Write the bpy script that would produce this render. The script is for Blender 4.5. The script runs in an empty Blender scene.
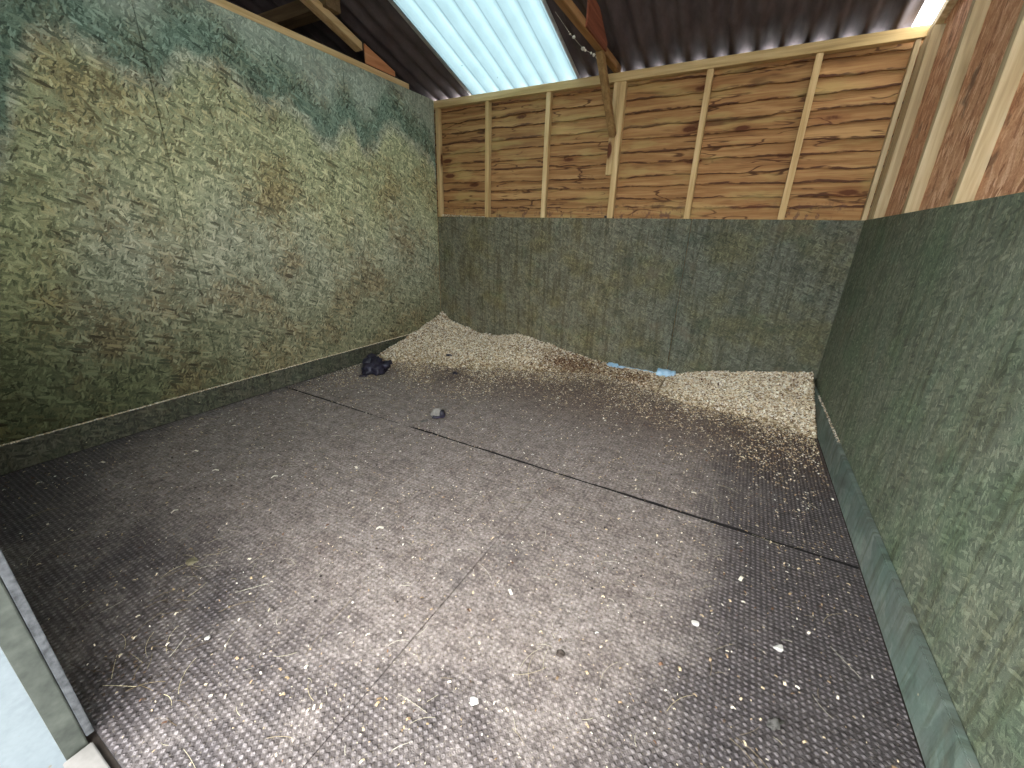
import bpy, bmesh, math, random
from mathutils import Vector, Matrix, noise
random.seed(7)
C = bpy.context.scene.collection
PI = math.pi
W = 3.334          # inside width (right wall kick board face)
ZP = 2.195         # top of the wall plate
SL = 0.32          # roof slope
RIDGE = -1.8
YF = -3.362        # inner face of the front wall

# ------------------------------------------------------------------ node helpers
class NT:
    def __init__(s, name):
        s.m = bpy.data.materials.new(name); s.m.use_nodes = True
        s.t = s.m.node_tree; s.t.nodes.clear()
        s.out = s.t.nodes.new('ShaderNodeOutputMaterial')
        s.co = s.t.nodes.new('ShaderNodeTexCoord').outputs['Object']
    def n(s, typ, **kw):
        nd = s.t.nodes.new(typ)
        for k, v in kw.items(): setattr(nd, k, v)
        return nd
    def l(s, a, b): s.t.links.new(a, b)
    def put(s, sock, v):
        if isinstance(v, bpy.types.NodeSocket): s.l(v, sock)
        else: sock.default_value = v
    def math(s, op, a, b=0.0, c=0.0, clamp=False):
        nd = s.n('ShaderNodeMath', operation=op); nd.use_clamp = clamp
        s.put(nd.inputs[0], a); s.put(nd.inputs[1], b); s.put(nd.inputs[2], c)
        return nd.outputs[0]
    def rng(s, v, a, b, c=0.0, d=1.0, smooth=True):
        nd = s.n('ShaderNodeMapRange'); nd.interpolation_type = 'SMOOTHSTEP' if smooth else 'LINEAR'
        s.put(nd.inputs[0], v)
        for i, q in enumerate((a, b, c, d)): s.put(nd.inputs[i+1], q)
        return nd.outputs[0]
    def sep(s, v):
        nd = s.n('ShaderNodeSeparateXYZ'); s.l(v, nd.inputs[0]); return nd.outputs
    def comb(s, x, y, z=0.0):
        nd = s.n('ShaderNodeCombineXYZ')
        for i, q in enumerate((x, y, z)): s.put(nd.inputs[i], q)
        return nd.outputs[0]
    def mapp(s, v, loc=(0,0,0), rot=(0,0,0), sc=(1,1,1)):
        nd = s.n('ShaderNodeMapping'); s.l(v, nd.inputs[0])
        nd.inputs[1].default_value = loc; nd.inputs[2].default_value = rot; nd.inputs[3].default_value = sc
        return nd.outputs[0]
    def noise(s, v, scale, detail=3, rough=.55, dist=0.0, col=False):
        nd = s.n('ShaderNodeTexNoise'); s.l(v, nd.inputs['Vector'])
        nd.inputs['Scale'].default_value = scale; nd.inputs['Detail'].default_value = detail
        nd.inputs['Roughness'].default_value = rough; nd.inputs['Distortion'].default_value = dist
        return nd.outputs['Color' if col else 'Fac']
    def vor(s, v, scale, feature='F1', rnd=1.0):
        nd = s.n('ShaderNodeTexVoronoi', feature=feature); s.l(v, nd.inputs['Vector'])
        nd.inputs['Scale'].default_value = scale; nd.inputs['Randomness'].default_value = rnd
        return nd
    def ramp(s, v, stops):
        nd = s.n('ShaderNodeValToRGB'); s.put(nd.inputs[0], v)
        e = nd.color_ramp.elements
        while len(e) < len(stops): e.new(.5)
        for i, (p, c) in enumerate(stops): e[i].position = p; e[i].color = lin(c)
        return nd.outputs[0]
    def mix(s, f, a, b, mode='MIX'):
        nd = s.n('ShaderNodeMix', data_type='RGBA', blend_type=mode)
        s.put(nd.inputs[0], f); s.put(nd.inputs[6], a); s.put(nd.inputs[7], b)
        return nd.outputs[2]
    def fmix(s, f, a, b):
        nd = s.n('ShaderNodeMix', data_type='FLOAT')
        s.put(nd.inputs[0], f); s.put(nd.inputs[2], a); s.put(nd.inputs[3], b)
        return nd.outputs[0]
    def done(s, col, rough=.8, bump=None, bd=.003, bs=1.0, spec=.3):
        b = s.n('ShaderNodeBsdfPrincipled')
        s.put(b.inputs['Base Color'], col); s.put(b.inputs['Roughness'], rough)
        s.put(b.inputs['Specular IOR Level'], spec)
        if bump is not None:
            u = s.n('ShaderNodeBump'); u.inputs['Distance'].default_value = bd; u.inputs['Strength'].default_value = bs
            s.l(bump, u.inputs['Height']); s.l(u.outputs[0], b.inputs['Normal'])
        s.l(b.outputs[0], s.out.inputs[0]); return s.m
def lin(c):
    if isinstance(c, (tuple, list)) and max(c[:3]) > 1.0:
        f = lambda x: (x/255/12.92) if x/255 <= .04045 else ((x/255+.055)/1.055)**2.4
        return (f(c[0]), f(c[1]), f(c[2]), 1)
    return (c[0], c[1], c[2], 1)

def strands(s, uv, size, fill=.5, angles=(12, 77, 140, 35, 108, 163, 58, 95, 125, 20)):
    """overlapping wood strands: returns value and hue channels"""
    fine = s.noise(uv, 150/size, 3, .65); val = s.noise(uv, 50/size, 4, .7); hue = s.noise(uv, 14)
    wob = s.n('ShaderNodeVectorMath', operation='SCALE'); s.l(s.noise(uv, 42/size, 3, .7, col=True), wob.inputs[0]); wob.inputs['Scale'].default_value = .015*size
    ad = s.n('ShaderNodeVectorMath', operation='ADD'); s.l(uv, ad.inputs[0]); s.l(wob.outputs[0], ad.inputs[1]); p0 = ad.outputs[0]
    for i, a in enumerate(angles):
        k = (.8, 1.1, 1.5)[i % 3]
        p = s.mapp(p0, loc=(i*3.7, i*1.9, 0), rot=(0, 0, math.radians(a)))
        p = s.mapp(p, sc=(11*k/size, 44*k/size, 1))
        v = s.vor(p, 1.0); sp = s.n('ShaderNodeSeparateColor'); s.l(v.outputs['Color'], sp.inputs[0])
        m = s.math('MULTIPLY', s.math('GREATER_THAN', sp.outputs[1], 1-fill), s.rng(v.outputs['Distance'], .52, .38))
        grain = s.noise(s.mapp(p, sc=(.6, 4, 1)), 1.8, 2)
        vv = s.math('ADD', s.math('MULTIPLY', sp.outputs[0], .62), s.math('MULTIPLY', grain, .38))
        val = s.fmix(m, val, vv); hue = s.fmix(m, hue, sp.outputs[2])
    val = s.math('ADD', s.math('MULTIPLY', val, 1.0), s.math('MULTIPLY', fine, .62))
    val = s.math('SUBTRACT', val, .31)
    return val, hue

def uvof(s, axis):
    x, y, z = s.sep(s.co)
    return {'x': s.comb(y, z), 'y': s.comb(x, z), 'z': s.comb(x, y)}[axis], x, y, z

def osb_left():
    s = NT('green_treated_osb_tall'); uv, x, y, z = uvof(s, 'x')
    val, hue = strands(s, uv, .62)
    base = s.ramp(val, [(.1, (80, 82, 68)), (.34, (136, 139, 116)), (.5, (162, 163, 139)), (.66, (188, 186, 158)), (.88, (228, 224, 196))])
    brown = s.ramp(val, [(.12, (66, 60, 46)), (.45, (132, 120, 94)), (.85, (200, 184, 146))])
    big = s.noise(uv, 2.6, 3)
    c = s.mix(s.rng(s.math('ADD', big, s.math('MULTIPLY', hue, .16)), .5, .78), base, brown)
    # painted-on preservative band with a scalloped lower edge
    fc = s.n('ShaderNodeFloatCurve'); s.l(s.rng(y, -3.4, 0.0, smooth=False), fc.inputs[1])
    pts = [(-3.4, 1.2), (-2.95, 1.2), (-2.8, 1.35), (-2.68, 1.66), (-2.5, 1.86), (-2.34, 1.79), (-2.16, 1.775), (-2.05, 1.9), (-1.84, 1.92),
           (-1.72, 1.86), (-1.62, 1.80), (-1.52, 1.84), (-1.35, 1.77), (-1.2, 1.66), (-.99, 1.8), (-.85, 1.68), (-.56, 1.9), (-.33, 1.82), (-.06, 1.70), (0, 1.4)]
    cv = fc.mapping.curves[0]
    while len(cv.points) < len(pts): cv.points.new(.5, .5)
    for i, (a, b) in enumerate(pts): cv.points[i].location = ((a+3.4)/3.4, b/2.4)
    fc.mapping.update()
    edge = s.math('MULTIPLY', fc.outputs[0], 2.4)
    d = s.math('SUBTRACT', s.math('ADD', z, s.math('MULTIPLY', s.math('SUBTRACT', s.noise(uv, 12, 3), .5), .16)), edge)
    band = s.math('MULTIPLY', s.rng(d, -.02, .06), s.rng(d, .10, .34, 1, .34))
    teal = s.mix(1.0, c, (.50, .66, .68, 1), 'MULTIPLY')
    c = s.mix(band, c, teal)
    pale = s.mix(.45, c, lin((186, 192, 176)))
    c = s.mix(s.math('MULTIPLY', s.rng(d, .15, .36), .75), c, pale)
    yel = s.mix(1.0, c, (1.10, 1.09, .88, 1), 'MULTIPLY')
    c = s.mix(s.math('MULTIPLY', s.rng(d, .0, -.12), s.rng(d, -1.0, -.35)), c, yel)
    # greenish grey treatment near the front corner and general grime low down, with shade painted in low at the front
    g = s.math('MULTIPLY', s.rng(s.math('ADD', y, s.math('MULTIPLY', big, .5)), -2.1, -2.75), .6)
    c = s.mix(g, c, s.mix(1.0, c, (.66, .74, .66, 1), 'MULTIPLY'))
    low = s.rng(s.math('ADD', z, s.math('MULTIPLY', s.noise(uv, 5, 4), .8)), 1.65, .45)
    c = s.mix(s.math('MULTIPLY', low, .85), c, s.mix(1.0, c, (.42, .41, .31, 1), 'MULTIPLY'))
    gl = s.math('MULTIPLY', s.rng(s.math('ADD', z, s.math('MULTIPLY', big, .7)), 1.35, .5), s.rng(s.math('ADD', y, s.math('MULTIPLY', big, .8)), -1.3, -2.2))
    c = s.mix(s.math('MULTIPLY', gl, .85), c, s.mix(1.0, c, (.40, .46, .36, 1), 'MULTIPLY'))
    # thin dirty run marks under the boards' joints and dark scratches
    st = s.noise(s.mapp(uv, sc=(30, 1.4, 1)), 1.0, 3, .6)
    c = s.mix(s.math('MULTIPLY', s.rng(st, .62, .74), s.math('MULTIPLY', low, .6)), c, s.mix(1.0, c, (.4, .38, .3, 1), 'MULTIPLY'))
    sc = s.vor(uv, 55); c = s.mix(s.math('MULTIPLY', s.rng(sc.outputs['Distance'], .16, .06), s.math('GREATER_THAN', s.noise(uv, 30, 1), .58)), c, lin((44, 46, 34)))
    return s.done(c, .78, val, .0025, .7, .25)

def osb_kick(name, axis, tint, pal, size=.55):
    s = NT(name); uv, x, y, z = uvof(s, axis)
    val, hue = strands(s, uv, size)
    c = s.ramp(val, pal)
    big = s.noise(uv, 3.2, 4, .6)
    c = s.mix(s.rng(big, .42, .68), c, s.mix(1.0, c, (*tint, 1), 'MULTIPLY'))
    bl = s.noise(s.mapp(uv, loc=(1, 8, 0)), 7, 4, .65)
    c = s.mix(s.math('MULTIPLY', s.rng(bl, .5, .64), .5), c, s.mix(1.0, c, (.56, .60, .54, 1), 'MULTIPLY'))
    c = s.mix(s.math('MULTIPLY', s.rng(bl, .46, .36), .4), c, s.mix(1.0, c, (1.28, 1.28, 1.2, 1), 'MULTIPLY'))
    if axis == 'y': c = s.mix(s.rng(s.math('ADD', x, s.math('MULTIPLY', bl, .8)), 1.9, 2.9), c, s.mix(1.0, c, (.70, .78, .84, 1), 'MULTIPLY'))
    # rubbed-in dirt runs
    st = s.noise(s.mapp(uv, sc=(34, 2.0, 1)), 1.0, 4, .6)
    c = s.mix(s.math('MULTIPLY', s.rng(st, .46, .66), .68), c, s.mix(1.0, c, (.54, .50, .40, 1), 'MULTIPLY'))
    ht = s.noise(s.mapp(uv, loc=(4, 2, 0)), 5, 3, .6)
    c = s.mix(s.math('MULTIPLY', s.rng(ht, .56, .7), .55), c, s.mix(1.0, c, (.80, .98, .95, 1), 'MULTIPLY'))
    c = s.mix(s.math('MULTIPLY', s.rng(s.noise(s.mapp(uv, loc=(9, 7, 0)), 4, 3), .6, .72), .5), c, s.mix(.5, c, lin((112, 96, 76))))
    sp = s.vor(uv, 26); c = s.mix(s.math('MULTIPLY', s.rng(sp.outputs['Distance'], .10, .04), s.math('GREATER_THAN', s.noise(uv, 20, 1), .6)), c, lin((168, 160, 130)))
    return s.done(c, .75, val, .002, .7, .3)

def osb_red():
    s = NT('reddish_osb_cladding'); uv, x, y, z = uvof(s, 'x')
    val, hue = strands(s, uv, 1.2, .5, (80, 95, 70, 110, 60, 88))
    c = s.ramp(val, [(.1, (140, 92, 64)), (.4, (200, 144, 106)), (.6, (216, 166, 126)), (.88, (244, 206, 168))])
    c = s.mix(s.math('MULTIPLY', s.rng(s.noise(uv, 5, 4), .6, .7), .7), c, lin((92, 66, 50)))
    return s.done(c, .8, val, .003, .8, .2)

def wood(name, c1, c2, c3, grain='x', knots=True, streak=0.0, rough=.75, green=0.0):
    """sawn timber, grain along an object axis; colours from dark to light"""
    s = NT(name)
    sc = {'x': (1.2, 22, 22), 'y': (22, 1.2, 22), 'z': (22, 22, 1.2)}[grain]
    p = s.mapp(s.co, sc=sc)
    oi = s.n('ShaderNodeObjectInfo')
    sh = s.n('ShaderNodeVectorMath', operation='ADD'); s.l(p, sh.inputs[0])
    mu = s.math('MULTIPLY', oi.outputs['Random'], 37.0); s.l(s.comb(mu, mu, mu), sh.inputs[1]); p = sh.outputs[0]
    a = s.noise(p, 1.2, 5, .6, .6); b = s.noise(p, 5, 3)
    v = s.math('ADD', s.math('MULTIPLY', a, .8), s.math('MULTIPLY', b, .25))
    c = s.ramp(v, [(.28, c1), (.5, c2), (.72, c3)])
    if streak:
        sc2 = {'x': (1.5, 5, 11), 'y': (9, 3.0, 17), 'z': (17, 17, 2.2)}[grain]
        q = s.noise(s.mapp(s.co, sc=sc2), 1.25, 2, .55, .3)
        ln = s.math('ABSOLUTE', s.math('SUBTRACT', q, .5))
        m = s.math('MULTIPLY', s.rng(ln, .02, .005), s.rng(s.noise(s.co, 4.3, 3), .42, .54))
        m = s.math('MAXIMUM', m, s.math('MULTIPLY', s.rng(q, .66, .74), .8))
        c = s.mix(s.math('MULTIPLY', m, streak), c, lin((82, 50, 28)))
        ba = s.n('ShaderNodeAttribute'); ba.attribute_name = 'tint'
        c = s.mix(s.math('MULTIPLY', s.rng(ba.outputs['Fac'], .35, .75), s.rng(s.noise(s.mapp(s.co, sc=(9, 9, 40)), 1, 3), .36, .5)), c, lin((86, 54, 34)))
        c = s.mix(s.math('MULTIPLY', s.rng(s.noise(s.mapp(s.co, loc=(5, 1, 2), sc=(1.6, 1, 7)), 1.6, 3), .5, .66), .55), c, lin((182, 156, 98)))
    if knots:
        ks = {'x': (2.0, 6, 6), 'y': (6, 2.0, 6), 'z': (6, 6, 2.0)}[grain]
        k = s.vor(s.mapp(s.co, loc=(.3, .2, .1), sc=ks), 1.0)
        dd = s.math('ADD', k.outputs['Distance'], s.math('MULTIPLY', s.noise(s.co, 40, 1), .05))
        c = s.mix(s.rng(dd, .17, .11), c, lin((70, 38, 22)))
        c = s.mix(s.math('MULTIPLY', s.rng(dd, .30, .17), .35), c, lin((120, 70, 36)))
    if streak:
        zz = s.sep(s.co)[2]
        dm = s.math('MULTIPLY', s.rng(zz, 1.40, 1.24), s.rng(s.noise(s.mapp(s.co, sc=(1, 1, .6)), 26, 4, .7), .52, .62))
        dm = s.math('MULTIPLY', dm, s.rng(s.noise(s.co, 2.2, 2), .42, .55))
        c = s.mix(s.math('MULTIPLY', dm, .7), c, lin((92, 66, 58)))
    if green: c = s.mix(green, c, lin((118, 124, 84)))
    return s.done(c, rough, v, .0015, .6, .25)

def mat_rubber():
    s = NT('studded_rubber'); uv, x, y, z = uvof(s, 'z')
    P = 2*PI/.0158
    wv = s.math('MULTIPLY', s.math('ADD', s.math('COSINE', s.math('MULTIPLY', x, P)), s.math('COSINE', s.math('MULTIPLY', y, P))), .5)
    stud = s.rng(wv, -.1, .8)
    # dust: thick in the middle and by the back wall, thin along the edges
    n1 = s.noise(uv, 1.6, 5, .62); n2 = s.noise(uv, 9, 5, .7); n3 = s.noise(uv, 120, 3, .7)
    dx = s.math('ABSOLUTE', s.math('SUBTRACT', x, 1.45))
    inner = s.math('MULTIPLY', s.rng(dx, 1.8, .9), s.rng(y, -3.3, -2.3, .25, 1.0))
    dust = s.rng(s.math('ADD', s.math('MULTIPLY', inner, .72), s.math('ADD', s.math('MULTIPLY', n1, .6), s.math('MULTIPLY', n2, .35))), .55, .95)
    hp = s.math('MULTIPLY', stud, s.math('SUBTRACT', 1.0, s.math('MULTIPLY', dust, .75)))
    wear = s.noise(uv, 45, 4, .7)
    hp = s.math('MULTIPLY', hp, s.rng(wear, .25, .6, .25, 1.0))
    rub = s.mix(s.math('MULTIPLY', stud, s.rng(wear, .3, .6, .45, 1.0)), lin((80, 74, 74)), lin((138, 131, 132)))
    dcol = s.mix(s.rng(n2, .3, .7), lin((156, 143, 135)), lin((186, 175, 167)))
    dcol = s.mix(s.math('MULTIPLY', s.math('SUBTRACT', 1.0, stud), .24), dcol, lin((88, 76, 70)))
    c = s.mix(s.math('MULTIPLY', dust, .85), rub, dcol)
    # damp, dark patches and a brown cast toward the bedding
    damp = s.rng(s.noise(s.mapp(uv, loc=(3, 1, 0)), 3.2, 4, .6), .62, .72)
    c = s.mix(s.math('MULTIPLY', damp, .4), c, lin((62, 56, 56)))
    c = s.mix(s.math('MULTIPLY', s.rng(s.math('ADD', y, s.math('MULTIPLY', n2, .5)), -1.25, -.5), .5), c, lin((106, 80, 62)))
    # grit and fine crumbs
    g = s.vor(uv, 170); gs = s.n('ShaderNodeSeparateColor'); s.l(g.outputs['Color'], gs.inputs[0])
    gm = s.math('MULTIPLY', s.rng(g.outputs['Distance'], .42, .22), s.math('GREATER_THAN', gs.outputs[0], .72))
    c = s.mix(s.math('MULTIPLY', gm, s.math('ADD', .25, s.math('MULTIPLY', dust, .5))), c, s.mix(gs.outputs[1], lin((178, 166, 140)), lin((70, 56, 44))))
    gr = s.noise(uv, 75, 4, .75); gr2 = s.noise(s.mapp(uv, loc=(7, 3, 0)), 26, 4, .7)
    c = s.mix(1.0, c, s.ramp(gr, [(.36, (168, 164, 160)), (.5, (226, 225, 224)), (.64, (255, 255, 255))]), 'MULTIPLY')
    c = s.mix(.6, c, s.mix(1.0, c, s.ramp(gr2, [(.36, (160, 156, 153)), (.6, (255, 255, 255))]), 'MULTIPLY'))
    fl = s.math('MULTIPLY', s.rng(gr, .62, .68), s.rng(dust, .0, .6, .25, .8))
    c = s.mix(fl, c, lin((196, 186, 168)))
    for (px, py, pr) in ((2.22, -2.40, .13), (2.12, -2.58, .10), (2.9, -1.55, .09), (.9, -1.0, .16), (3.05, -2.55, .07), (2.62, -2.55, .05)):
        dd = s.n('ShaderNodeVectorMath', operation='DISTANCE'); s.l(uv, dd.inputs[0]); dd.inputs[1].default_value = (px, py, 0)
        c = s.mix(s.math('MULTIPLY', s.rng(s.math('ADD', dd.outputs['Value'], s.math('MULTIPLY', gr2, .12)), pr+.06, .03), .55), c, lin((66, 60, 58)))
    h = s.math('ADD', hp, s.math('ADD', s.math('MULTIPLY', n3, .6), s.math('MULTIPLY', wear, .8)))
    return s.done(c, s.fmix(dust, .6, .9), h, .0032, 1.0, .35)

def mat_concrete(name, a, b):
    s = NT(name); uv, x, y, z = uvof(s, 'z')
    n = s.noise(uv, 4, 6, .65); m = s.noise(uv, 60, 3)
    c = s.ramp(s.math('ADD', s.math('MULTIPLY', n, .7), s.math('MULTIPLY', m, .3)), [(.3, a), (.7, b)])
    k = s.vor(uv, 30); c = s.mix(s.math('MULTIPLY', s.rng(k.outputs['Distance'], .12, .05), s.math('GREATER_THAN', s.noise(uv, 14, 1), .58)), c, lin((90, 80, 66)))
    return s.done(c, .85, n, .002, .5)

def mat_flat(name, c, c2=None, scale=8, rough=.7, bd=.002, spec=.3):
    s = NT(name); n = s.noise(s.co, scale, 4)
    return s.done(s.ramp(n, [(.3, c), (.7, c2 or c)]), rough, n, bd, .6, spec)

def mat_attr(name, rough=.85):
    s = NT(name); a = s.n('ShaderNodeAttribute'); a.attribute_name = 'tint'
    return s.done(a.outputs['Color'], rough, None, spec=.2)

def mat_roof():
    s = NT('dark_corrugated_bitumen'); uv, x, y, z = uvof(s, 'z')
    n = s.noise(s.mapp(uv, sc=(1, .35, 1)), 14, 5, .65); f = s.noise(uv, 300, 2)
    c = s.ramp(s.math('ADD', s.math('MULTIPLY', n, .7), s.math('MULTIPLY', f, .3)), [(.3, (64, 54, 53)), (.7, (108, 95, 93))])
    return s.done(c, .8, f, .001, .5, .25)

def mat_sky_sheet():
    s = NT('translucent_corrugated_plastic')
    uv, x, y, z = uvof(s, 'z')
    n = s.noise(uv, 6, 4)
    col = s.ramp(n, [(.3, (144, 157, 159)), (.7, (150, 163, 165))])
    cs = s.math('COSINE', s.math('MULTIPLY', s.math('SUBTRACT', x, .55), 2*PI/.1335))
    col = s.mix(s.math('MULTIPLY', s.rng(cs, .975, .997), .55), col, lin((104, 116, 120)))  # corrugation shading painted into the sheet colour as darker trough lines
    col = s.mix(s.math('MULTIPLY', s.rng(cs, .2, 1), .12), col, lin((126, 142, 147)))
    d = s.vor(uv, 9); col = s.mix(s.math('MULTIPLY', s.rng(d.outputs['Distance'], .06, .03), s.math('GREATER_THAN', s.noise(uv, 5, 1), .5)), col, lin((86, 94, 96)))
    t = s.n('ShaderNodeBsdfTranslucent'); s.l(col, t.inputs[0])
    p = s.n('ShaderNodeBsdfPrincipled'); s.l(col, p.inputs[0]); p.inputs['Roughness'].default_value = .35
    mx = s.n('ShaderNodeMixShader'); mx.inputs[0].default_value = .16; s.l(t.outputs[0], mx.inputs[1]); s.l(p.outputs[0], mx.inputs[2])
    s.l(mx.outputs[0], s.out.inputs[0]); return s.m

M = {}
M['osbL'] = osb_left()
M['osbB'] = osb_kick('grey_green_osb_back', 'y', (1.0, .93, .70), [(.05, (66, 64, 52)), (.42, (98, 95, 78)), (.6, (114, 110, 91)), (.95, (146, 141, 116))], .45)
M['osbR'] = osb_kick('dark_green_osb_side', 'x', (.84, .98, .88), [(.0, (66, 72, 60)), (.42, (98, 103, 87)), (.6, (110, 115, 96)), (1, (152, 156, 132))], .42)
M['skL'] = osb_kick('green_skirting_wood', 'x', (.8, .9, .8), [(.2, (52, 52, 44)), (.5, (76, 76, 64)), (.8, (104, 102, 86))])
M['skR'] = osb_kick('blue_green_skirting_wood', 'x', (.85, 1, .95), [(0, (84, 91, 84)), (.5, (100, 108, 100)), (1.0, (124, 131, 121))], 3.0)
M['osbRed'] = osb_red()
M['plank'] = wood('waney_board', (112, 76, 44), (156, 114, 70), (190, 150, 98), 'x', True, .9)
M['stud'] = wood('pale_stud', (158, 126, 78), (196, 164, 112), (222, 194, 146), 'z')
M['studR'] = wood('weathered_stud', (146, 124, 88), (184, 162, 122), (212, 194, 156), 'z')
M['plate'] = wood('pale_plate', (158, 128, 80), (196, 166, 112), (220, 194, 144), 'x', False)
M['chord'] = wood('brown_chord', (110, 76, 44), (150, 110, 68), (182, 142, 94), 'y', False)
M['chordL'] = wood('pale_chord', (178, 140, 88), (208, 170, 118), (228, 196, 146), 'y', False)
M['brace'] = wood('brown_brace', (104, 76, 44), (140, 108, 66), (172, 138, 90), 'y', False)
M['gusset'] = wood('orange_plywood', (170, 104, 62), (200, 132, 88), (222, 160, 116), 'y', False)
M['gussetD'] = wood('red_brown_plywood', (96, 50, 34), (128, 72, 50), (156, 96, 68), 'y', False)
M['purlin'] = wood('brown_purlin', (86, 66, 44), (116, 92, 64), (140, 114, 80), 'x', False)
M['jamb'] = mat_flat('grey_green_jamb', (56, 59, 53), (80, 83, 75), 30)
M['jambL'] = mat_flat('grey_osb_edge', (50, 51, 52), (92, 93, 94), 60)
M['rubber'] = mat_rubber()
M['conc'] = mat_concrete('yard_concrete', (78, 85, 88), (98, 105, 108))
M['sill'] = mat_concrete('sill_concrete', (100, 97, 92), (124, 121, 116))
M['concfloor'] = mat_concrete('dirty_concrete', (42, 36, 31), (66, 58, 50))
M['roof'] = mat_roof(); M['skylight'] = mat_sky_sheet()
M['chip'] = mat_attr('wood_chip'); M['hay'] = mat_attr('dry_hay')
M['dung'] = mat_flat('dark_dung', (14, 13, 20), (44, 40, 58), 30, .5, .006, .4)
M['stub'] = mat_flat('grey_dry_dung', (92, 90, 84), (138, 134, 126), 40, .8, .004)
M['dirt'] = mat_flat('dark_dirt', (50, 43, 38), (78, 68, 60), 50, .9, .003)
M['dungdry'] = mat_flat('dry_dung', (52, 50, 47), (104, 101, 95), 40, .8, .004)
M['stone'] = mat_flat('pale_stone', (176, 172, 164), (222, 218, 210), 60, .8)
M['stoneg'] = mat_flat('olive_stone', (84, 78, 60), (132, 124, 98), 60, .8)
M['blue'] = mat_flat('light_blue_plastic', (128, 176, 206), (190, 216, 236), 24, .5, .003, .5)
M['web'] = mat_flat('dusty_cobweb', (176, 168, 150), (214, 208, 194), 40, .9)
M['metal'] = mat_flat('screw_steel', (120, 118, 112), (170, 168, 160), 40, .4)

# heap base material
def mat_heap():
    s = NT('shavings_bed'); uv, x, y, z = uvof(s, 'z')
    v = s.vor(s.co, 110); sp = s.n('ShaderNodeSeparateColor'); s.l(v.outputs['Color'], sp.inputs[0])
    c = s.ramp(sp.outputs[0], [(0, (84, 69, 53)), (.5, (152, 132, 104)), (1, (210, 194, 164))])
    br = s.rng(s.noise(uv, 4, 4), .52, .62)
    c = s.mix(s.math('MULTIPLY', br, .35), c, lin((112, 84, 58)))
    return s.done(c, .9, v.outputs['Distance'], .006, 1.0, .15)
M['heap'] = mat_heap()
M['flash'] = mat_flat('grey_plastic_lap', (168, 166, 162), (196, 194, 190), 20, .6)
M['rubedge'] = mat_flat('clean_rubber_edge', (22, 20, 20), (36, 32, 31), 40, .8)

# ------------------------------------------------------------------ mesh helpers
def link(name, bm, mat, parent=None, smooth=False):
    me = bpy.data.meshes.new(name); bm.normal_update(); bm.to_mesh(me); bm.free()
    if smooth:
        for p in me.polygons: p.use_smooth = True
    o = bpy.data.objects.new(name, me); C.objects.link(o)
    if mat: me.materials.append(mat)
    if parent: o.parent = parent
    return o
def mk(name, verts, faces, mat, parent=None, smooth=False, tints=None):
    me = bpy.data.meshes.new(name); me.from_pydata(verts, [], faces); me.update()
    if tints is not None:
        a = me.color_attributes.new('tint', 'FLOAT_COLOR', 'POINT')
        a.data.foreach_set('color', [q for t in tints for q in t])
    if smooth:
        for p in me.polygons: p.use_smooth = True
    o = bpy.data.objects.new(name, me); C.objects.link(o); me.materials.append(mat)
    if parent: o.parent = parent
    return o
def tag(o, label=None, cat=None, group=None, kind=None):
    if label: o['label'] = label
    if cat: o['category'] = cat
    if group: o['group'] = group
    if kind: o['kind'] = kind
    return o
def empty(name, loc=(0, 0, 0)):
    o = bpy.data.objects.new(name, None); C.objects.link(o); o.location = loc; o.empty_display_size = .1; return o
def bx(bm, x0, x1, y0, y1, z0, z1, bev=0.0):
    vs = [bm.verts.new((x, y, z)) for x in (x0, x1) for y in (y0, y1) for z in (z0, z1)]
    fs = [bm.faces.new([vs[i] for i in f]) for f in ((0, 1, 3, 2), (4, 6, 7, 5), (0, 4, 5, 1), (2, 3, 7, 6), (0, 2, 6, 4), (1, 5, 7, 3))]
    if bev:
        es = list({e for f in fs for e in f.edges})
        bmesh.ops.bevel(bm, geom=es, offset=bev, segments=2, affect='EDGES', clamp_overlap=True)
    return bm
def box(name, mat, x0, x1, y0, y1, z0, z1, parent=None, bev=.002):
    bm = bmesh.new(); bx(bm, x0, x1, y0, y1, z0, z1, bev); return link(name, bm, mat, parent)
def prism(name, mat, pts, axis, a, b, parent=None, bev=.0015):
    """polygon pts in the plane across axis, extruded a..b"""
    bm = bmesh.new()
    f3 = (lambda p, t: (t, p[0], p[1])) if axis == 'x' else ((lambda p, t: (p[0], t, p[1])) if axis == 'y' else (lambda p, t: (p[0], p[1], t)))
    A = [bm.verts.new(f3(p, a)) for p in pts]; B = [bm.verts.new(f3(p, b)) for p in pts]
    bm.faces.new(A); bm.faces.new(B[::-1]); n = len(pts)
    for i in range(n): bm.faces.new((A[i], B[i], B[(i+1) % n], A[(i+1) % n]))
    bmesh.ops.recalc_face_normals(bm, faces=bm.faces[:])
    if bev: bmesh.ops.bevel(bm, geom=bm.edges[:], offset=bev, segments=1, affect='EDGES', clamp_overlap=True)
    return link(name, bm, mat, parent)
def nz(x, y=0, z=0): return noise.noise(Vector((x, y, z)))
def lump(name, mat, loc, r, seed, parent=None, rough=.25, flat=.7, rz=0, freq=1.6, sub=3):
    bm = bmesh.new(); bmesh.ops.create_icosphere(bm, subdivisions=sub, radius=1)
    for v in bm.verts:
        d = 1 + rough*nz(v.co.x*freq+seed*7.1, v.co.y*freq+seed*3.3, v.co.z*freq) + rough*.5*nz(v.co.x*4+seed, v.co.y*4, v.co.z*4)
        v.co = v.co*d; v.co.z = max(v.co.z, -.75)
    zmin = min(v.co.z for v in bm.verts)
    for v in bm.verts:
        v.co.z -= zmin; v.co = Vector((v.co.x*r[0], v.co.y*r[1], v.co.z*r[2]*flat))
    o = link(name, bm, mat, parent, True); o.location = loc; o.rotation_euler.z = rz; return o
def roofz(y): return ZP + .012 + SL*(-y if y > RIDGE else (y - 2*RIDGE))

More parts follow.
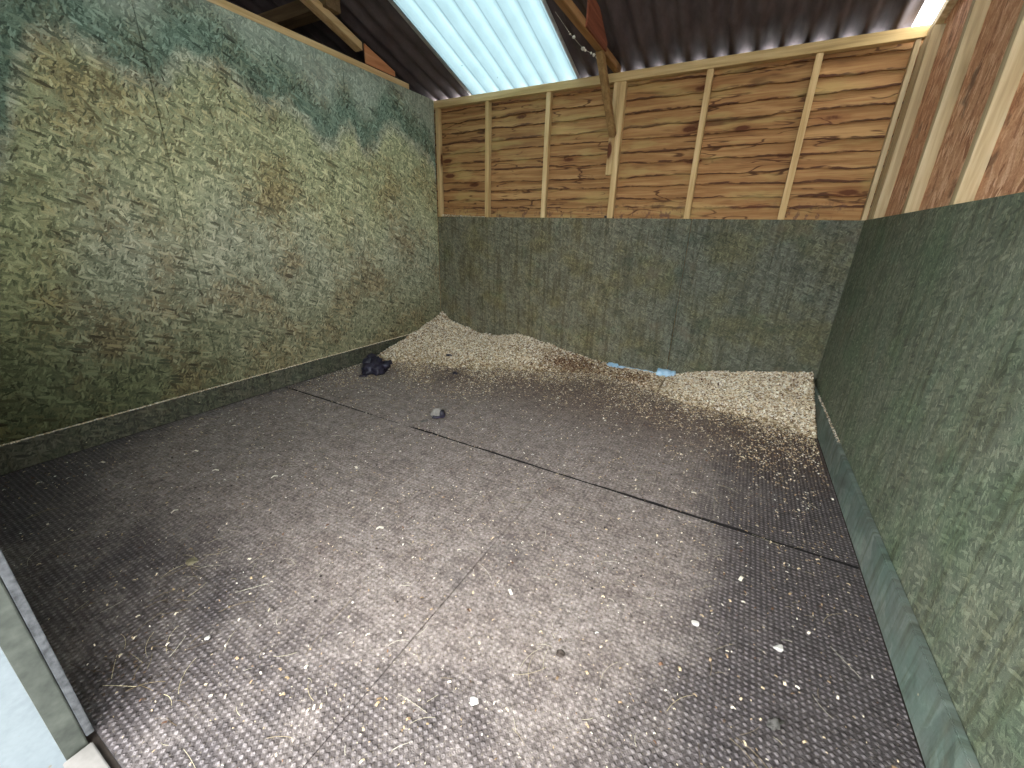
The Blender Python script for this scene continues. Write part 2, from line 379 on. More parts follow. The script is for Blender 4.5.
# ------------------------------------------------------------------ SETTING
floor = box('floor', M['concfloor'], -3.2, 3.45, -3.40, .1, -.16, -.0185, bev=0); tag(floor, kind='structure')
yard = box('floor_yard', M['conc'], -7, 10, -14, -3.40, -.16, -.02, bev=0); tag(yard, kind='structure')
sill = box('trim_1', M['sill'], 1.69, 3.21, -3.42, -3.372, -.0185, -.002); tag(sill, kind='structure')

# left wall : tall boards
wl = empty('wall_left'); tag(wl, kind='structure')
ys = [0, -1.0, -2.205, YF]
for a, b in zip(ys[:-1], ys[1:]):
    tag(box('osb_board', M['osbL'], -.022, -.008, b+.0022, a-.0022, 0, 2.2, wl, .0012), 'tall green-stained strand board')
for y in (-.05, -.6, -1.02, -1.6, -2.22, -2.8, -3.32):
    box('stud', M['stud'], -.085, -.023, y-.022, y+.022, 0, 2.15, wl)
tag(box('top_plate', M['chordL'], -.07, -.008, -3.36, -.317, 2.2012, 2.240, wl), 'pale sawn timber along the top of the board wall')

# back wall
wb = empty('wall_back'); tag(wb, kind='structure')
for a, b in ((-.0095, 2.345), (2.345, W+.01)):
    tag(box('kick_board', M['osbB'], a+.0018, b-.0018, 0, .011, -.015, 1.222, wb, .001), 'dark grey-green strand board, scuffed')
def rib_board(z0, z1, seed, x0=-3.1, x1=3.42):
    n = 420; V = []; F = []; T = []
    for i in range(n+1):
        x = x0+(x1-x0)*i/n
        w = .012*nz(x*2.2, seed*5.3)+.010*nz(x*7, seed*2.1, 4)+.004*nz(x*22, seed)
        wv = .5+.9*nz(x*1.3, seed*3.7, 9)+.8*nz(x*6, seed*1.7, 2)+.4*nz(x*25, seed, 5)
        bk = .002+.012*max(0, wv)
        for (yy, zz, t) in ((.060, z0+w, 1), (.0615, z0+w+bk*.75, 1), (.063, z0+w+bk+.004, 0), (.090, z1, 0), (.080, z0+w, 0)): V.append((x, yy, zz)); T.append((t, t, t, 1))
    for i in range(n):
        for k in range(5):
            a = i*5+k; b = i*5+(k+1) % 5; F.append((a, a+5, b+5, b))
    F.append((0, 1, 2, 3, 4)); F.append((n*5+4, n*5+3, n*5+2, n*5+1, n*5))
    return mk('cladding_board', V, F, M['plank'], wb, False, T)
zb = 1.13; k = 0
hs = [.078, .092, .066, .084, .07, .095, .072, .088, .076, .09, .084, .092, .08]
for h in hs:
    if zb > 2.16: break
    rib_board(zb, min(zb+h+.040, 2.188), k); zb += h; k += 1
for z0 in [i*.3-.02 for i in range(4)]: rib_board(z0, z0+.33, 20+z0)
for x in (.558, 1.133, 2.303, 2.898):
    box('stud', M['stud'], x-.019, x+.019, .0112, .0585, 0, 2.139, wb)
box('stud', M['stud'], 1.703, 1.748, .0112, .0585, 0, 2.139, wb)
tag(box('stud_offcut', M['stud'], 1.657, 1.702, .0112, .0585, 1.535, 2.139, wb), 'short pale timber nailed beside the stud')
box('stud', M['stud'], -.006, .03, .0112, .0585, 0, 2.139, wb)
box('stud', M['studR'], 3.328, 3.352, .0112, .0585, 0, 2.139, wb)
for x in (-.6, -1.2, -1.8, -2.4, -3.0): box('stud', M['purlin'], x-.019, x+.019, .0112, .0585, 0, 2.139, wb)
tag(box('top_plate', M['plate'], -3.1, 3.40, .002, .060, 2.14, ZP, wb), 'pale timber plate under the roof edge')

# right wall
wr = empty('wall_right'); tag(wr, kind='structure')
for a, b in ((-2.45, .011), (YF, -2.45)):
    tag(box('kick_board', M['osbR'], 3.342, 3.353, a+.001, b-.001, -.015, 1.222, wr, .001), 'dark green strand board')
def rake(y): return ZP + SL*(-y if y > RIDGE else y-2*RIDGE)
for y in (-.72, -1.287, -1.85, -2.42, -3.0):
    h = rake(y)-.09; prism('stud', M['studR'], [(y-.022, 0), (y+.022, 0), (y+.022, h), (y-.022, h)], 'x', 3.3535, 3.402, wr)
prism('stud', M['studR'], [(-.15, 0), (-.105, 0), (-.105, rake(-.105)-.09), (-.15, rake(-.105)-.09)], 'x', 3.3535, 3.402, wr)
prism('stud', M['studR'], [(-.104, 0), (-.001, 0), (-.001, 2.108), (-.104, 2.108)], 'x', 3.3535, 3.402, wr)
tag(prism('outer_board', M['osbRed'], [(YF, 0), (.06, 0), (.06, ZP-.05), (RIDGE, rake(RIDGE)-.05), (YF, rake(YF)-.05)], 'x', 3.4025, 3.414, wr), 'reddish strand board cladding')
tag(prism('rake_plate', M['studR'], [(.05, ZP-.085), (RIDGE, rake(RIDGE)-.085), (YF, rake(YF)-.085), (YF, rake(YF)-.03), (RIDGE, rake(RIDGE)-.03), (.05, ZP-.03)], 'x', 3.366, 3.402, wr), 'sloping timber plate under roof verge')

# front wall with the doorway the camera looks through
wf = empty('wall_front'); tag(wf, kind='structure')
XJ = 1.684
tag(box('lining_board', M['jambL'], 0, XJ, -3.3755, YF, .012, 2.1, wf, .001), 'thin grey board edge beside the doorway')
tag(box('door_post', M['jamb'], XJ-.05, XJ-.002, -3.413, -3.377, -.0185, 2.2, wf, .002), 'grey-green timber door post')
box('outer_board', M['osbB'], -3.1, XJ-.052, -3.404, -3.377, 0, 2.2, wf)
box('outer_board', M['osbB'], 3.22, 3.43, -3.404, -3.364, 0, 2.2, wf)
box('header_board', M['osbB'], XJ-.05, 3.22, -3.404, -3.37, 2.16, 2.2, wf)

# neighbouring bay beyond the partition, seen dark above the wall
wfar = box('wall_far', M['osbB'], -3.14, -3.1, -3.4, .09, 0, 2.7, bev=0); tag(wfar, kind='structure')

# skirting boards
bl = empty('baseboard_left'); tag(bl, kind='structure')
for a, b in ((-.004, -2.235), (-2.238, YF+.001)):
    box('skirting_board', M['skL'], -.0075, .012, b, a, .0005, .130, bl, .003)
br_ = empty('baseboard_right'); tag(br_, kind='structure')
box('skirting_board', M['skR'], 3.322, 3.3415, YF+.001, -.004, .0005, .150, br_, .003)

# roof
ce = empty('ceiling'); tag(ce, kind='structure')
PITCH = .1335; AMP = .020
def sheet(name, mat, x0, x1, ya, yb, lift=0.0, phase=0.0, th=.004, parent=ce, amp=AMP):
    nx = max(8, int((x1-x0)/PITCH*14)); V = []; F = []
    ysn = [ya+(yb-ya)*j/6 for j in range(7)]
    for t in (0, th):
        for y in ysn:
            for i in range(nx+1):
                x = x0+(x1-x0)*i/nx
                c = math.cos(2*PI*(x-.55)/PITCH+phase)
                w = -amp*(1 if 0 else 1)*(math.copysign(abs(c)**.8, c))
                V.append((x, y, roofz(y)+amp+w+lift+t))
    r = nx+1; off = 7*r
    for j in range(6):
        for i in range(nx):
            a = j*r+i; F.append((a, a+1, a+r+1, a+r)); F.append((off+a, off+a+r, off+a+r+1, off+a+1))
    for i in range(nx): F.append((i, off+i, off+i+1, i+1)); q = 6*r; F.append((q+i, q+i+1, off+q+i+1, off+q+i))
    for j in range(6): a = j*r; F.append((a, a+r, off+a+r, off+a)); a = j*r+nx; F.append((a, off+a, off+a+r, a+r))
    return mk(name, V, F, mat, parent, True)
for xa, xb, lf in ((-3.2, -2.3, 0), (-2.34, -1.4, .005), (-1.44, -.5, 0), (-.54, .40, .009), (1.375, 2.40, -.002), (2.33, 3.302, .005)):
    sheet('roof_sheet', M['roof'], xa, xb, .13, RIDGE, lf)
tag(sheet('edge_flashing', M['flash'], .338, .402, .13, RIDGE, -.006, th=.0015), 'pale grey strip lapping the rooflight edge')
sheet('edge_flashing', M['flash'], 1.368, 1.384, .13, RIDGE, -.008, th=.0015)
w1 = sheet('window_1', M['skylight'], .345, 1.392, .13, RIDGE, .004, th=.002, parent=None); tag(w1, kind='structure')
for xa, xb, lf in ((-3.2, -2.3, 0), (-2.34, -1.4, .005), (-1.44, -.5, 0), (-.54, .40, .009), (1.375, 2.40, -.002), (2.33, 3.302, .005)):
    sheet('roof_sheet', M['roof'], xa, xb, RIDGE, -3.75, lf)
w2 = sheet('window_2', M['skylight'], .345, 1.392, RIDGE, -3.75, .004, th=.002, parent=None); tag(w2, kind='structure')
box('ridge_cap', M['roof'], -3.2, 3.31, RIDGE-.06, RIDGE+.06, roofz(RIDGE)+.055, roofz(RIDGE)+.075, ce)

# ------------------------------------------------------------------ TRUSSES AND PURLIN
def truss(x0, x1, y_end, gx, gpts, gm, cm, label, chord=True):
    t = empty('roof_truss', (x0, -1.8, 2.2)); off = Vector((x0, -1.8, 2.2))
    def sh(o):
        for v in o.data.vertices: v.co -= off
        return o
    if chord: sh(box('bottom_chord', cm, x0, x1, YF+.002, y_end, ZP+.0005, ZP+.046, t))
    z = lambda y: 2.315 + .325*(-y-.795)
    ya = -.80
    for sgn in (1, -1):
        f = (lambda y: y) if sgn == 1 else (lambda y: 2*RIDGE-y)
        pts = [(f(ya), z(ya)), (f(RIDGE), z(RIDGE)), (f(RIDGE), z(RIDGE)+.05), (f(ya), z(ya)+.05)]
        tag(sh(prism('rafter', cm, pts, 'x', min(x0, x1-.075), x1, t)), None)
        sh(prism('gusset', gm, [(f(a), b) for a, b in gpts], 'x', gx, gx+.012, t))
    tag(t, label, 'roof truss'); return t, sh
tL, shL = truss(-.07, -.006, 0, -.0055, [(-.79, 2.2415), (-.79, 2.362), (-.49, 2.275), (-.49, 2.2415)], M['gusset'], M['chordL'],
           'pale timber rafter with orange plywood gusset resting above the left board wall', chord=False)
tM, sh = truss(1.65, 1.695, .03, 1.6955, [(-.73, 2.2), (-.73, 2.37), (-.55, 2.355), (-.36, 2.25), (-.36, 2.2)], M['gussetD'], M['chord'],
           'brown timber roof truss under the dark sheets, slanting brace to the back wall')
# knee brace
bm = bmesh.new()
a = Vector((1.652, -.405, 2.197)); b = Vector((1.672, -.018, 1.79)); d = (b-a).normalized(); side = Vector((1, 0, 0)); up = d.cross(side).normalized()
vs = []
for p, e in ((a, 0), (b, 0)):
    for s_, u_ in ((0, 0), (1, 0), (1, 1), (0, 1)): vs.append(bm.verts.new(p + side*.045*s_ + up*(-.03 if u_ else .015)))
for f in ((0, 1, 2, 3), (7, 6, 5, 4), (0, 4, 5, 1), (1, 5, 6, 2), (2, 6, 7, 3), (3, 7, 4, 0)): bm.faces.new([vs[i] for i in f])
bmesh.ops.recalc_face_normals(bm, faces=bm.faces[:]); bmesh.ops.bevel(bm, geom=bm.edges[:], offset=.002, segments=1, affect='EDGES')
sh(link('knee_brace', bm, M['brace'], tM))

pu = box('roof_purlin', M['purlin'], -3.08, .03, -1.115, -1.0, 2.452, 2.535); tag(pu, 'brown timber purlin crossing behind the left wall, its sawn end on the pale rafter', 'purlin')

# ------------------------------------------------------------------ RUBBER MATS
def gapf(x):
    c = max(0, 1-abs(x-1.055)/.19)
    return .006*(1-min(1, c*3))*(.75+.9*nz(x*2, 4)) - .006*min(1, c*3)
def rmat(x0, x1, y0, y1, label, curl=0.0):
    nx = max(4, int((x1-x0)/.02)); ny = max(4, int((y1-y0)/.05)); V = []; F = []
    cx, cy = (x0+x1)/2, (y0+y1)/2
    for t in (0, 1):
        for j in range(ny+1):
            for i in range(nx+1):
                x = x0+(x1-x0)*i/nx; y = y0+(y1-y0)*j/ny
                if i in (0, nx): x += .0006*nz(y*6, x)
                if j == 0 and y0 > -2: y += gapf(x)+.003*nz(x*5, y*3)+.006*nz(x*11, y)+.004*nz(x*34, 3)
                if j == ny and y1 < -1: y += .002*nz(x*6, 9)
                z = .0012*nz(x*2.5, y*2.5)
                V.append((x, y, z if t else -.0175))
    r = nx+1; off = r*(ny+1)
    for j in range(ny):
        for i in range(nx):
            a = j*r+i; F.append((a, a+r, a+r+1, a+1)); F.append((off+a, off+a+1, off+a+r+1, off+a+r))
    for i in range(nx): F.append((i, i+1, off+i+1, off+i)); q = ny*r; F.append((q+i, off+q+i, off+q+i+1, q+i+1))
    for j in range(ny): a = j*r; F.append((a, off+a, off+a+r, a+r)); a = j*r+nx; F.append((a, a+r, off+a+r, off+a))
    o = mk('rubber_mat', V, F, M['rubber']); o.data.materials.append(M['rubedge'])
    for p in o.data.polygons:
        if 2*nx*ny <= p.index < 2*nx*ny+2*nx: p.material_index = 1
    tag(o, label, 'rubber mat', 'studded rubber floor mats'); return o
g = .0012
SY = -1.828
rmat(.014, 1.222-g, SY+.007, -.003, 'grey studded rubber mat in back left corner, beneath the dark droppings')
rmat(1.222, 2.442-g, SY+.008, -.003, 'dusty studded rubber mat along middle of back wall')
rmat(2.442, W-.014, SY+.008, -.003, 'dark clean studded rubber mat in back right corner beneath shavings heap')
rmat(.014, .922-g/2, YF+.002, SY-.002, 'studded rubber mat along left skirting, nearest the front')
rmat(.922, 2.138-.0014, YF+.002, SY-.002, 'dusty studded rubber mat in the middle of the front row')
rmat(2.138+.0014, W-.014, YF+.002, SY-.002, 'grey studded rubber mat with pale pebble, in front right of stable')

# ------------------------------------------------------------------ SHAVINGS HEAPS
def interp(t, pts):
    if t <= pts[0][0]: return pts[0][1]
    for (a, va), (b, vb) in zip(pts[:-1], pts[1:]):
        if t <= b: return va+(vb-va)*(t-a)/(b-a)
    return pts[-1][1]
HW = [(0, .285), (.06, .25), (.12, .20), (.25, .165), (.5, .105), (.75, .115), (.95, .15), (1.15, .13), (1.4, .085), (1.62, .045), (1.8, .02), (1.95, .006),
      (2.3, .004), (2.42, .025), (2.6, .085), (2.75, .112), (2.9, .135), (3.1, .175), (3.34, .215)]
HD = [(0, 1.15), (.2, 1.02), (.5, .84), (.8, .76), (1.1, .64), (1.4, .48), (1.65, .34), (1.9, .24), (2.15, .34), (2.35, .42), (2.6, .55), (2.9, .56), (3.34, .70)]
def heap_h(x, y):
    hw = interp(x, HW); D = interp(x, HD)*(1+.14*nz(x*5, 3.1)+.07*nz(x*14, 8.8)); d = -y
    if d >= D: return -.004
    t = d/D
    h = hw*(1-t)**(1.35 if x < 1.7 else 1.1)
    if x < 1.7: h = max(h, 0)+.05*math.exp(-((x-1.02)/.34)**2-((d-.22)/.14)**2)
    h += (.012*nz(x*9, y*9)+.006*nz(x*28, y*28))*min(1, (D-d)*6)*min(1, hw*14)+.006
    return max(h, .0015)*min(1, (D-d)*14) if D-d < .07 else max(h, .0015)
def heap(x0, x1, y0, label):
    st = .014; nx = int((x1-x0)/st); ny = int((-.002-y0)/st); V = []; F = []; idx = {}
    def inside(x, y): return heap_h(x, y) > -.003
    for j in range(ny+1):
        for i in range(nx+1):
            x = x0+(x1-x0)*i/nx; y = y0+(-.002-y0)*j/ny
            if inside(x, y): idx[i, j] = len(V); V.append((x, y, heap_h(x, y)+.001))
    for j in range(ny):
        for i in range(nx):
            q = [(i, j), (i+1, j), (i+1, j+1), (i, j+1)]
            if all(k in idx for k in q): F.append([idx[k] for k in q])
    # close underneath
    n = len(V); V += [(v[0], v[1], .0008) for v in V]; top = list(F); cnt = {}
    for f in top:
        F.append([n+k for k in f[::-1]])
        for a, b in zip(f, f[1:]+f[:1]): cnt[(a, b)] = 1
    for (a, b) in list(cnt):
        if (b, a) not in cnt: F.append((b, a, n+a, n+b))
    return mk('bedding_heap', V, F, M['heap'], None, True)

def chip_tint(kind):
    r = random.random()
    if kind == 'brown':
        c = random.choice(((100, 74, 56), (120, 90, 68), (146, 116, 88), (84, 62, 48), (168, 142, 110)))
    elif kind == 'tan':
        c = random.choice(((186, 164, 130), (204, 186, 152), (164, 142, 108), (216, 200, 168)))
    else:
        c = random.choice(((240, 228, 204), (228, 212, 182), (246, 238, 220), (208, 186, 152), (250, 244, 230), (222, 202, 168), (240, 228, 202), (246, 236, 214), (176, 152, 120), (128, 106, 80)))
    j = random.uniform(.9, 1.06); return lin(tuple(min(255, q*j)+.001*0 for q in c))
def add_chip(V, F, T, p, L, wd, rz, tilt, roll, t, th=.0007):
    m = Matrix.Translation(p) @ Matrix.Rotation(rz, 4, 'Z') @ Matrix.Rotation(tilt, 4, 'Y') @ Matrix.Rotation(roll, 4, 'X')
    n = len(V); c = L*random.uniform(.05, .35)
    for (u, z) in ((-L/2, 0), (0, c), (L/2, 0)):
        for w in (-wd/2, wd/2):
            V.append(tuple(m @ Vector((u, w, z)))); V.append(tuple(m @ Vector((u, w, z+th))))
            T.append(t); T.append(t)
    # layout per station: [w-,bottom],[w-,top],[w+,bottom],[w+,top]
    for s0 in (0, 4):
        a = n+s0; b = a+4
        F.extend([(a+1, a+3, b+3, b+1), (a, b, b+2, a+2), (a, a+1, b+1, b), (a+2, b+2, b+3, a+3)])
    F.append((n, n+2, n+3, n+1)); F.append((n+8, n+9, n+11, n+10))

def chips_on_heap(x0, x1, y0, N, label, wet=False):
    V, F, T = [], [], []; k = 0
    while k < N:
        x = random.uniform(x0, x1); y = random.uniform(y0, -.006); h = heap_h(x, y)
        if h < 0: continue
        dens = min(1, .35+h*14)
        if random.random() > dens: continue
        if 1.84 < x < 2.43 and y > -.075 and (x > 2.27 or x < 2.0) and random.random() < .9: continue
        br = math.exp(-((x-1.62)/.28)**2-((y+.22)/.2)**2)+.8*math.exp(-((x-2.12)/.2)**2-((y+.22)/.16)**2)
        kind = 'brown' if random.random() < br*.9+.03 else ('tan' if random.random() < .18+.3*(h < .02) else 'pale')
        L = random.uniform(.009, .024); kk = random.uniform(.3, .62)
        xx = min(max(x, x0+.016), x1-.016)
        add_chip(V, F, T, Vector((xx, min(y, -.02), h+random.uniform(.003, .013))), L, L*kk, random.uniform(0, 6.28), random.uniform(-.9, .9), random.uniform(-.8, .8), chip_tint(kind))
        k += 1
    return V, F, T
def make_heap(x0, x1, y0, N, label, group=None):
    h = heap(x0, x1, y0, label)
    V, F, T = chips_on_heap(x0, x1, y0, N, label)
    c = mk('loose_shavings', V, F, M['chip'], h, False, T); c['kind'] = 'stuff'
    tag(h, label, 'wood shavings', group, 'stuff'); return h
make_heap(.013, 1.80, -1.35, 17000, 'tall pale heap of wood shavings banked into the back left corner')
make_heap(2.36, W-.0135, -.85, 13500, 'pale wedge of wood shavings filling the back right corner')
make_heap(1.80, 2.36, -.5, 2600, 'thin brown-stained drift of shavings between the two pale heaps')

# shavings scattered over the mats
V, F, T = [], [], []
k = 0
while k < 21000:
    x = random.uniform(.03, W-.03); y = random.uniform(YF+.02, -.05)
    if heap_h(x, y) > 0: continue
    D = interp(x, HD); d = -y-D
    p = 1.2*math.exp(-d/.17)+.16*math.exp(-d/.7)+.02
    p *= .45+1.1*max(0, .5+nz(x*3.1, y*3.1, 5)+.5*nz(x*9, y*9, 2))
    if x < .35 and y < -1.3: p += .03
    if random.random() > p: continue
    L = (random.uniform(.003, .008) if random.random() < .72 else random.uniform(.008, .016))*(1 if d < .8 else .75)
    add_chip(V, F, T, Vector((x, y, .0038)), L, L*random.uniform(.25, .6), random.uniform(0, 6.28), random.uniform(-.15, .15), random.uniform(-.2, .2),
             chip_tint('brown' if random.random() < .22 else random.choice(('pale', 'tan'))), .0006)
    k += 1
s_ = mk('scattered_shavings', V, F, M['chip'], None, False, T); tag(s_, 'small pale wood shavings scattered thinly across the dusty rubber mats', 'wood shavings', None, 'stuff')

# dust line of shavings on ledges
def ledge(label, fn, n, nm='ledge_shavings'):
    V, F, T = [], [], []
    for i in range(n):
        p, L = fn(i/n)
        add_chip(V, F, T, Vector(p), L, L*random.uniform(.3, .6), random.uniform(0, 6.28), random.uniform(-.3, .3), random.uniform(-.4, .4), chip_tint('pale' if random.random() < .7 else 'tan'))
    o = mk(nm, V, F, M['chip'], None, False, T); tag(o, label, 'wood shavings', None, 'stuff')
ledge('line of pale shavings dust lying along the top of the left skirting', lambda t: ((random.uniform(-.0045, .010), -.35-2.95*t, .1312+random.uniform(0, .0022)), random.uniform(.005, .010)), 2200)
ledge('pale shavings caught on the back kick board ledge by the left corner', lambda t: ((.035+.5*t**1.1*1.0, random.uniform(.004, .05), 1.2235+random.uniform(0, .022)*(1-t)), random.uniform(.008, .015)), 420)
ledge('pale dust resting on top of the right skirting near the corner heap', lambda t: ((random.uniform(3.326, 3.338), -.30-.75*t, .1512+random.uniform(0, .001)), random.uniform(.004, .008)), 220)

# hay stems
V, F, T = [], [], []
def stem(x, y, L, a, r=.0007, z=.0042, bend=.2, tc=None):
    pts = []; n = 5; px, py, aa = x, y, a
    b = random.uniform(-bend, bend)
    for i in range(n+1):
        pts.append(Vector((px, py, z+.002*math.sin(i/n*PI)))); aa += b; px += math.cos(aa)*L/n; py += math.sin(aa)*L/n
    if not all(.03 < p.x < W-.03 and YF+.02 < p.y < -.01 for p in pts): return
    t = lin(tc or random.choice(((176, 168, 140), (160, 148, 114), (196, 190, 168), (136, 122, 94))))
    n0 = len(V)
    for p in pts:
        for q in range(4):
            an = q*PI/2; V.append((p.x-math.sin(aa)*math.cos(an)*r, p.y+math.cos(aa)*math.cos(an)*r, p.z+math.sin(an)*r)); T.append(t)
    for i in range(n):
        for q in range(4):
            a0 = n0+i*4+q; b0 = n0+i*4+(q+1) % 4; F.append((a0, b0, b0+4, a0+4))
    F.append((n0, n0+3, n0+2, n0+1)); e = n0+n*4; F.append((e, e+1, e+2, e+3))
for i in range(420):
    x = random.uniform(.1, W-.08); y = -1.0-2.3*random.random()**.75
    stem(x, y, random.choice((.02, .03, .045, .06, .09)), random.uniform(0, 6.28), random.uniform(.0003, .0006))
for (x, y) in ((1.45, -3.1), (1.62, -3.2), (1.75, -3.28), (1.3, -3.0), (2.9, -2.8), (3.1, -2.75), (1.55, -3.28)):
    for i in range(9): stem(x+random.gauss(0, .05), y+random.gauss(0, .04), random.uniform(.03, .1), random.uniform(0, 6.28), .0005, .0045, .2, random.choice(((120, 104, 72), (196, 184, 146), (84, 70, 50))))
hy = mk('hay_stems', V, F, M['hay'], None, False, T); tag(hy, 'fine dry hay stems strewn over the front rubber mats', 'hay', None, 'stuff')

# dark dirt crumbs
V, F, T = [], [], []
for i in range(260):
    if random.random() < .16: x, y = random.gauss(1.55, .06), random.gauss(-3.27, .05)
    else: x, y = random.uniform(.2, 3.2), random.uniform(-2.9, -.7)
    if not (.05 < x < W-.05 and YF+.03 < y < -.1): continue
    if heap_h(x, y) > 0: continue
    L = random.uniform(.003, .008); add_chip(V, F, T, Vector((x, y, .004)), L, L*.8, random.uniform(0, 6), 0, 0, lin(random.choice(((66, 56, 48), (84, 70, 58), (50, 44, 40)))), L*.3)
cr = mk('dirt_crumbs', V, F, M['chip'], None, False, T); tag(cr, 'dark dirt crumbs sprinkled on the mats', 'dirt', None, 'stuff')

# ------------------------------------------------------------------ DROPPINGS, STONES AND BITS
dp = empty('horse_dropping', (.29, -1.225, .0)); tag(dp, 'large blackish pile of droppings by the left skirting, in front of the shavings', 'droppings')
spots = [(-.055, -.01, 0, .05), (.0, -.04, 0, .055), (.05, -.02, 0, .05), (.03, .03, 0, .05), (-.03, .045, 0, .048), (-.045, -.01, .045, .042), (.01, 0, .05, .045), (.06, .035, .03, .036), (-.055, .02, .075, .032), (.085, .05, .06, .02), (.0, -.075, 0, .03)]
for i, (x, y, z, r) in enumerate(spots):
    lump('dropping_ball', M['dung'], (x*1.15, y*1.25, z*1.1), (r*1.12, r, r*1.1), i+1, dp, .45, .85, i*.9, 1.8, 3)
def pebble(mat, x, y, r, seed, label, cat, rz=0, rough=.3, z=.0015, sub=3, group=None, freq=1.6):
    rn = random.Random(seed); bm = bmesh.new()
    for i in range(14):
        v = Vector((rn.gauss(0, 1), rn.gauss(0, 1), rn.gauss(0, 1))).normalized()*rn.uniform(.85, 1.1)
        bm.verts.new((v.x*r[0], v.y*r[1], (v.z*.8+.8)*r[2]*.7))
    bmesh.ops.convex_hull(bm, input=bm.verts[:]); bmesh.ops.bevel(bm, geom=bm.edges[:], offset=min(r)*.08, segments=1, affect='EDGES', clamp_overlap=True)
    o = link('pebble', bm, mat); o.location = (x, y, z); o.rotation_euler.z = rz; tag(o, label, cat, group); return o
def small(name, mat, x, y, r, seed, label, cat, rz=0, rough=.3, z=.0015, sub=3, group=None, freq=1.6):
    o = lump(name, mat, (x, y, z), r, seed, None, rough, .8, rz, freq, sub); tag(o, label, cat, group); return o
small('dropping', M['dung'], .175, -1.21, (.019, .017, .018), 21, 'single small black dropping left of the large dark pile', 'droppings')
small('dropping', M['dung'], .30, -1.37, (.035, .010, .010), 22, 'flat smear of black dropping just in front of the dark pile', 'droppings', .5)
stub = small('dropping', M['stub'], 1.262, -1.64, (.040, .020, .042), 23, 'dried grey dropping shaped like a stub, near the end of the long mat seam', 'droppings', .75, .15)
de = lump('dark_end', M['dung'], (.030, -.006, .002), (.020, .019, .034), 41, stub, .3, .8); tag(de, 'blackish moist end')
de = lump('dark_underside', M['dung'], (-.004, -.014, 0), (.032, .012, .016), 42, stub, .3, .8)
small('dropping', M['dungdry'], 1.235, -1.73, (.024, .008, .007), 27, 'crumbled flat grey dropping beside the long mat seam', 'droppings', 1.2, .5)
small('dirt_clump', M['dung'], 1.715, .035, (.032, .018, .016), 24, 'dark dirt clump on back ledge under the doubled stud', 'dirt clump', 0, .6, 1.2225)
pebble(M['stone'], 3.045, -2.335, (.018, .015, .018), 31, 'pale grey angular pebble on the front right mat', 'pebble', .4, .35, .003, 2, 'pebbles on the mats', 1.1)
pebble(M['stone'], 2.385, -2.882, (.012, .013, .014), 32, 'white triangular pebble nearest the front, on the dusty mat', 'pebble', .9, .5, .003, 1, 'pebbles on the mats', 1.0)
pebble(M['stone'], 1.652, -3.118, (.0085, .0095, .010), 33, 'tiny white pebble at the edge of the front left shade', 'pebble', .2, .4, .003, 1, 'pebbles on the mats', 1.0)
pebble(M['stoneg'], 1.305, -3.0, (.022, .019, .011), 34, 'rounded olive-brown pebble with hay around it', 'pebble', .3, .2, .003, 3, 'pebbles on the mats')
pebble(M['stone'], 2.835, -2.365, (.014, .011, .005), 35, 'thin flat pale chip of stone left of the angular pebble', 'pebble', .3, .3, .003, 2, 'pebbles on the mats')
small('dirt_clump', M['dungdry'], 3.03, -2.56, (.020, .012, .010), 36, 'ragged grey dirt clump near the front right with pale fibres', 'dirt clump', .8, .8, .003)
small('dirt_clump', M['dirt'], 2.52, -2.66, (.011, .009, .009), 37, 'small dark dirt clump in the middle of the front right mat', 'dirt clump', .8, .6, .003)
small('dirt_clump', M['dung'], .86, -.92, (.02, .015, .014), 38, 'black clump caught in front of the left shavings heap', 'dirt clump', .3, .6, max(.002, heap_h(.86, -.92)+.004))
small('dirt_clump', M['dung'], .57, -.62, (.028, .014, .016), 39, 'black clump embedded high in the left shavings heap', 'dirt clump', .3, .6, heap_h(.57, -.62)+.004)
# bigger pale shavings one can pick out
big = [(.50, -2.62), (.77, -2.66), (.36, -2.36), (1.05, -2.55), (1.72, -2.55), (1.3, -2.3), (.95, -2.9), (2.75, -1.65), (2.95, -2.1), (2.3, -2.55), (.25, -2.9)]
for i, (x, y) in enumerate(big):
    V, F, T = [], [], []
    add_chip(V, F, T, Vector((0, 0, .001)), random.uniform(.018, .028), random.uniform(.007, .011), random.uniform(0, 6), .05, .05, lin((226, 218, 198)), .0012)
    o = mk('wood_chip', V, F, M['chip'], None, False, T); o.location = (x, y, .0035)
    tag(o, 'single larger pale wood chip lying on the front mats', 'wood chip', 'larger pale wood chips on the front mats')

# light blue plastic strip at the foot of the back wall
V, F = [], []
n = 90
for i in range(n+1):
    x = 1.78+.66*i/n
    e = 1.0 if .75 < i/n < .97 else (.55 if .12 < i/n < .25 else .22)
    y0 = -.012-.055*e-.01*nz(x*20); h = .013+.047*e+.010*nz(x*30, 2)
    for (yy, zz) in ((-.004, h+.004), (-.012, h+.006+.004*nz(x*40)), (y0*.6, h*.8+.006), (y0, .008+.01*e), (y0+.004, .003), (-.004, .003)): V.append((x, yy, zz))
for i in range(n):
    for k in range(6): a = i*6+k; b = i*6+(k+1) % 6; F.append((a, b, b+6, a+6))
F.append((0, 5, 4, 3, 2, 1)); F.append(tuple(n*6+k for k in range(6)))
o = mk('plastic_strip', V, F, M['blue'], None, True); tag(o, 'crumpled light blue plastic strip lying at the foot of the back wall', 'plastic strip')

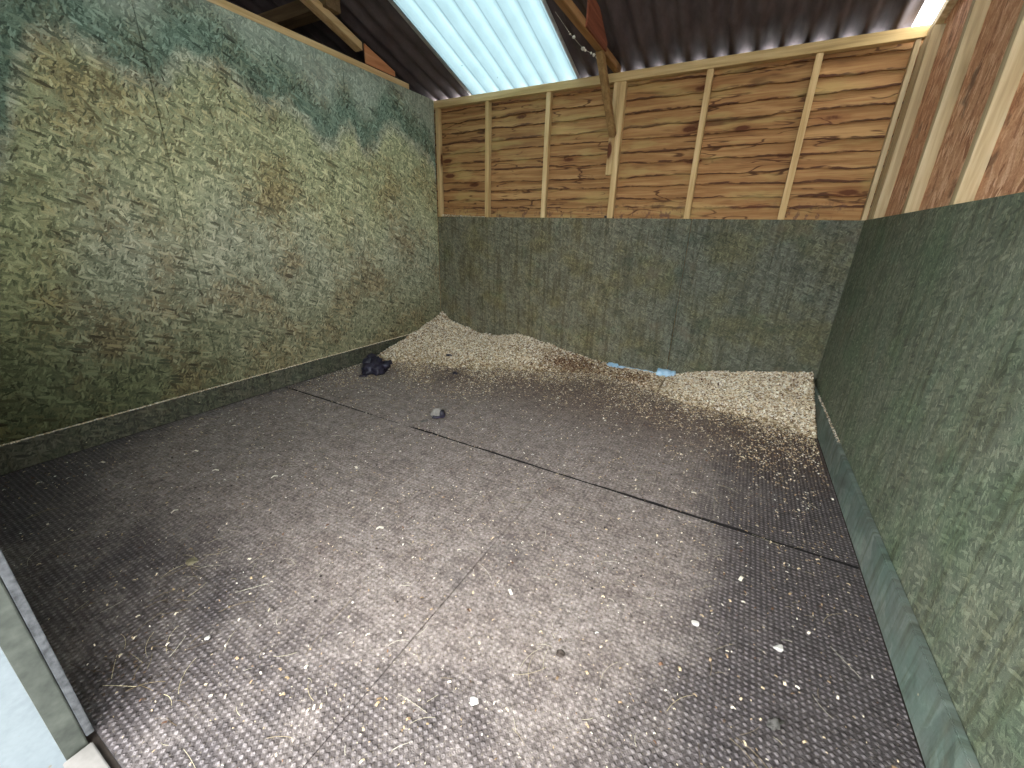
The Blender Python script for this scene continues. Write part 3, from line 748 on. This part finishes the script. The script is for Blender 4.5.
# cobweb with debris under the chord
V, F, T = [], [], []
pp = [Vector((1.63, -1.0, 2.18)), Vector((1.635, -.8, 2.155)), Vector((1.64, -.6, 2.15)), Vector((1.648, -.43, 2.17)), Vector((1.652, -.36, 2.193))]
bm = bmesh.new()
for a, b in zip(pp[:-1], pp[1:]):
    d = b-a; q = d.to_track_quat('Z', 'Y').to_matrix().to_4x4()
    bmesh.ops.create_cone(bm, segments=5, radius1=.0012, radius2=.0012, depth=d.length*1.02, matrix=Matrix.Translation((a+b)/2) @ q)
for p, r in ((pp[1], .006), (pp[1]+Vector((0, .06, .004)), .009), (pp[2], .011), (pp[2]+Vector((.002, .03, .0)), .008), (pp[3], .009), (pp[3]+Vector((0, -.05, -.006)), .006), (pp[4]+Vector((-.004, -.012, -.018)), .008)):
    ret = bmesh.ops.create_icosphere(bm, subdivisions=2, radius=r, matrix=Matrix.Translation(p))
    for v in ret['verts']: v.co += Vector((nz(v.co.x*90), nz(v.co.y*90, 3), nz(v.co.z*90, 7)))*.005
o = link('cobweb', bm, M['web']); tag(o, 'thin cobweb thread with caught white debris hanging under the brown truss', 'cobweb')

# ------------------------------------------------------------------ CAMERA
cam = bpy.data.cameras.new('camera'); co = bpy.data.objects.new('camera', cam); C.objects.link(co)
cx, cy, cz = 2.7624, -3.4244, 1.0867; yaw, pitch, roll, f = .5010, .3559, .0291, 404.85
c_, s_n = math.cos(yaw), math.sin(yaw)
fw = Vector((-s_n*math.cos(pitch), c_*math.cos(pitch), -math.sin(pitch))); rt = Vector((c_, s_n, 0)); up = rt.cross(fw)
r2 = rt*math.cos(roll)+up*math.sin(roll); u2 = -rt*math.sin(roll)+up*math.cos(roll)
m = Matrix((r2, u2, -fw)).transposed().to_4x4(); m.translation = (cx, cy, cz); co.matrix_world = m
cam.sensor_fit = 'HORIZONTAL'; cam.sensor_width = 36; cam.lens = f*36/1024; cam.clip_start = .01
bpy.context.scene.camera = co

# ------------------------------------------------------------------ LIGHT: overcast sky
w = bpy.data.worlds.new('overcast_sky'); bpy.context.scene.world = w; w.use_nodes = True
nt = w.node_tree; bg = nt.nodes['Background']
tc = nt.nodes.new('ShaderNodeTexCoord'); sp = nt.nodes.new('ShaderNodeSeparateXYZ'); rp = nt.nodes.new('ShaderNodeValToRGB')
nt.links.new(tc.outputs['Generated'], sp.inputs[0]); nt.links.new(sp.outputs[2], rp.inputs[0]); nt.links.new(rp.outputs[0], bg.inputs[0])
rp.color_ramp.elements[0].color = (.80, .84, .88, 1); rp.color_ramp.elements[1].color = (.97, .985, 1, 1)
bg.inputs[1].default_value = 5.0
vs_ = bpy.context.scene.view_settings
vs_.view_transform = 'Standard'; vs_.look = 'None'; vs_.gamma = 1; vs_.use_curve_mapping = False; vs_.exposure = 1.4
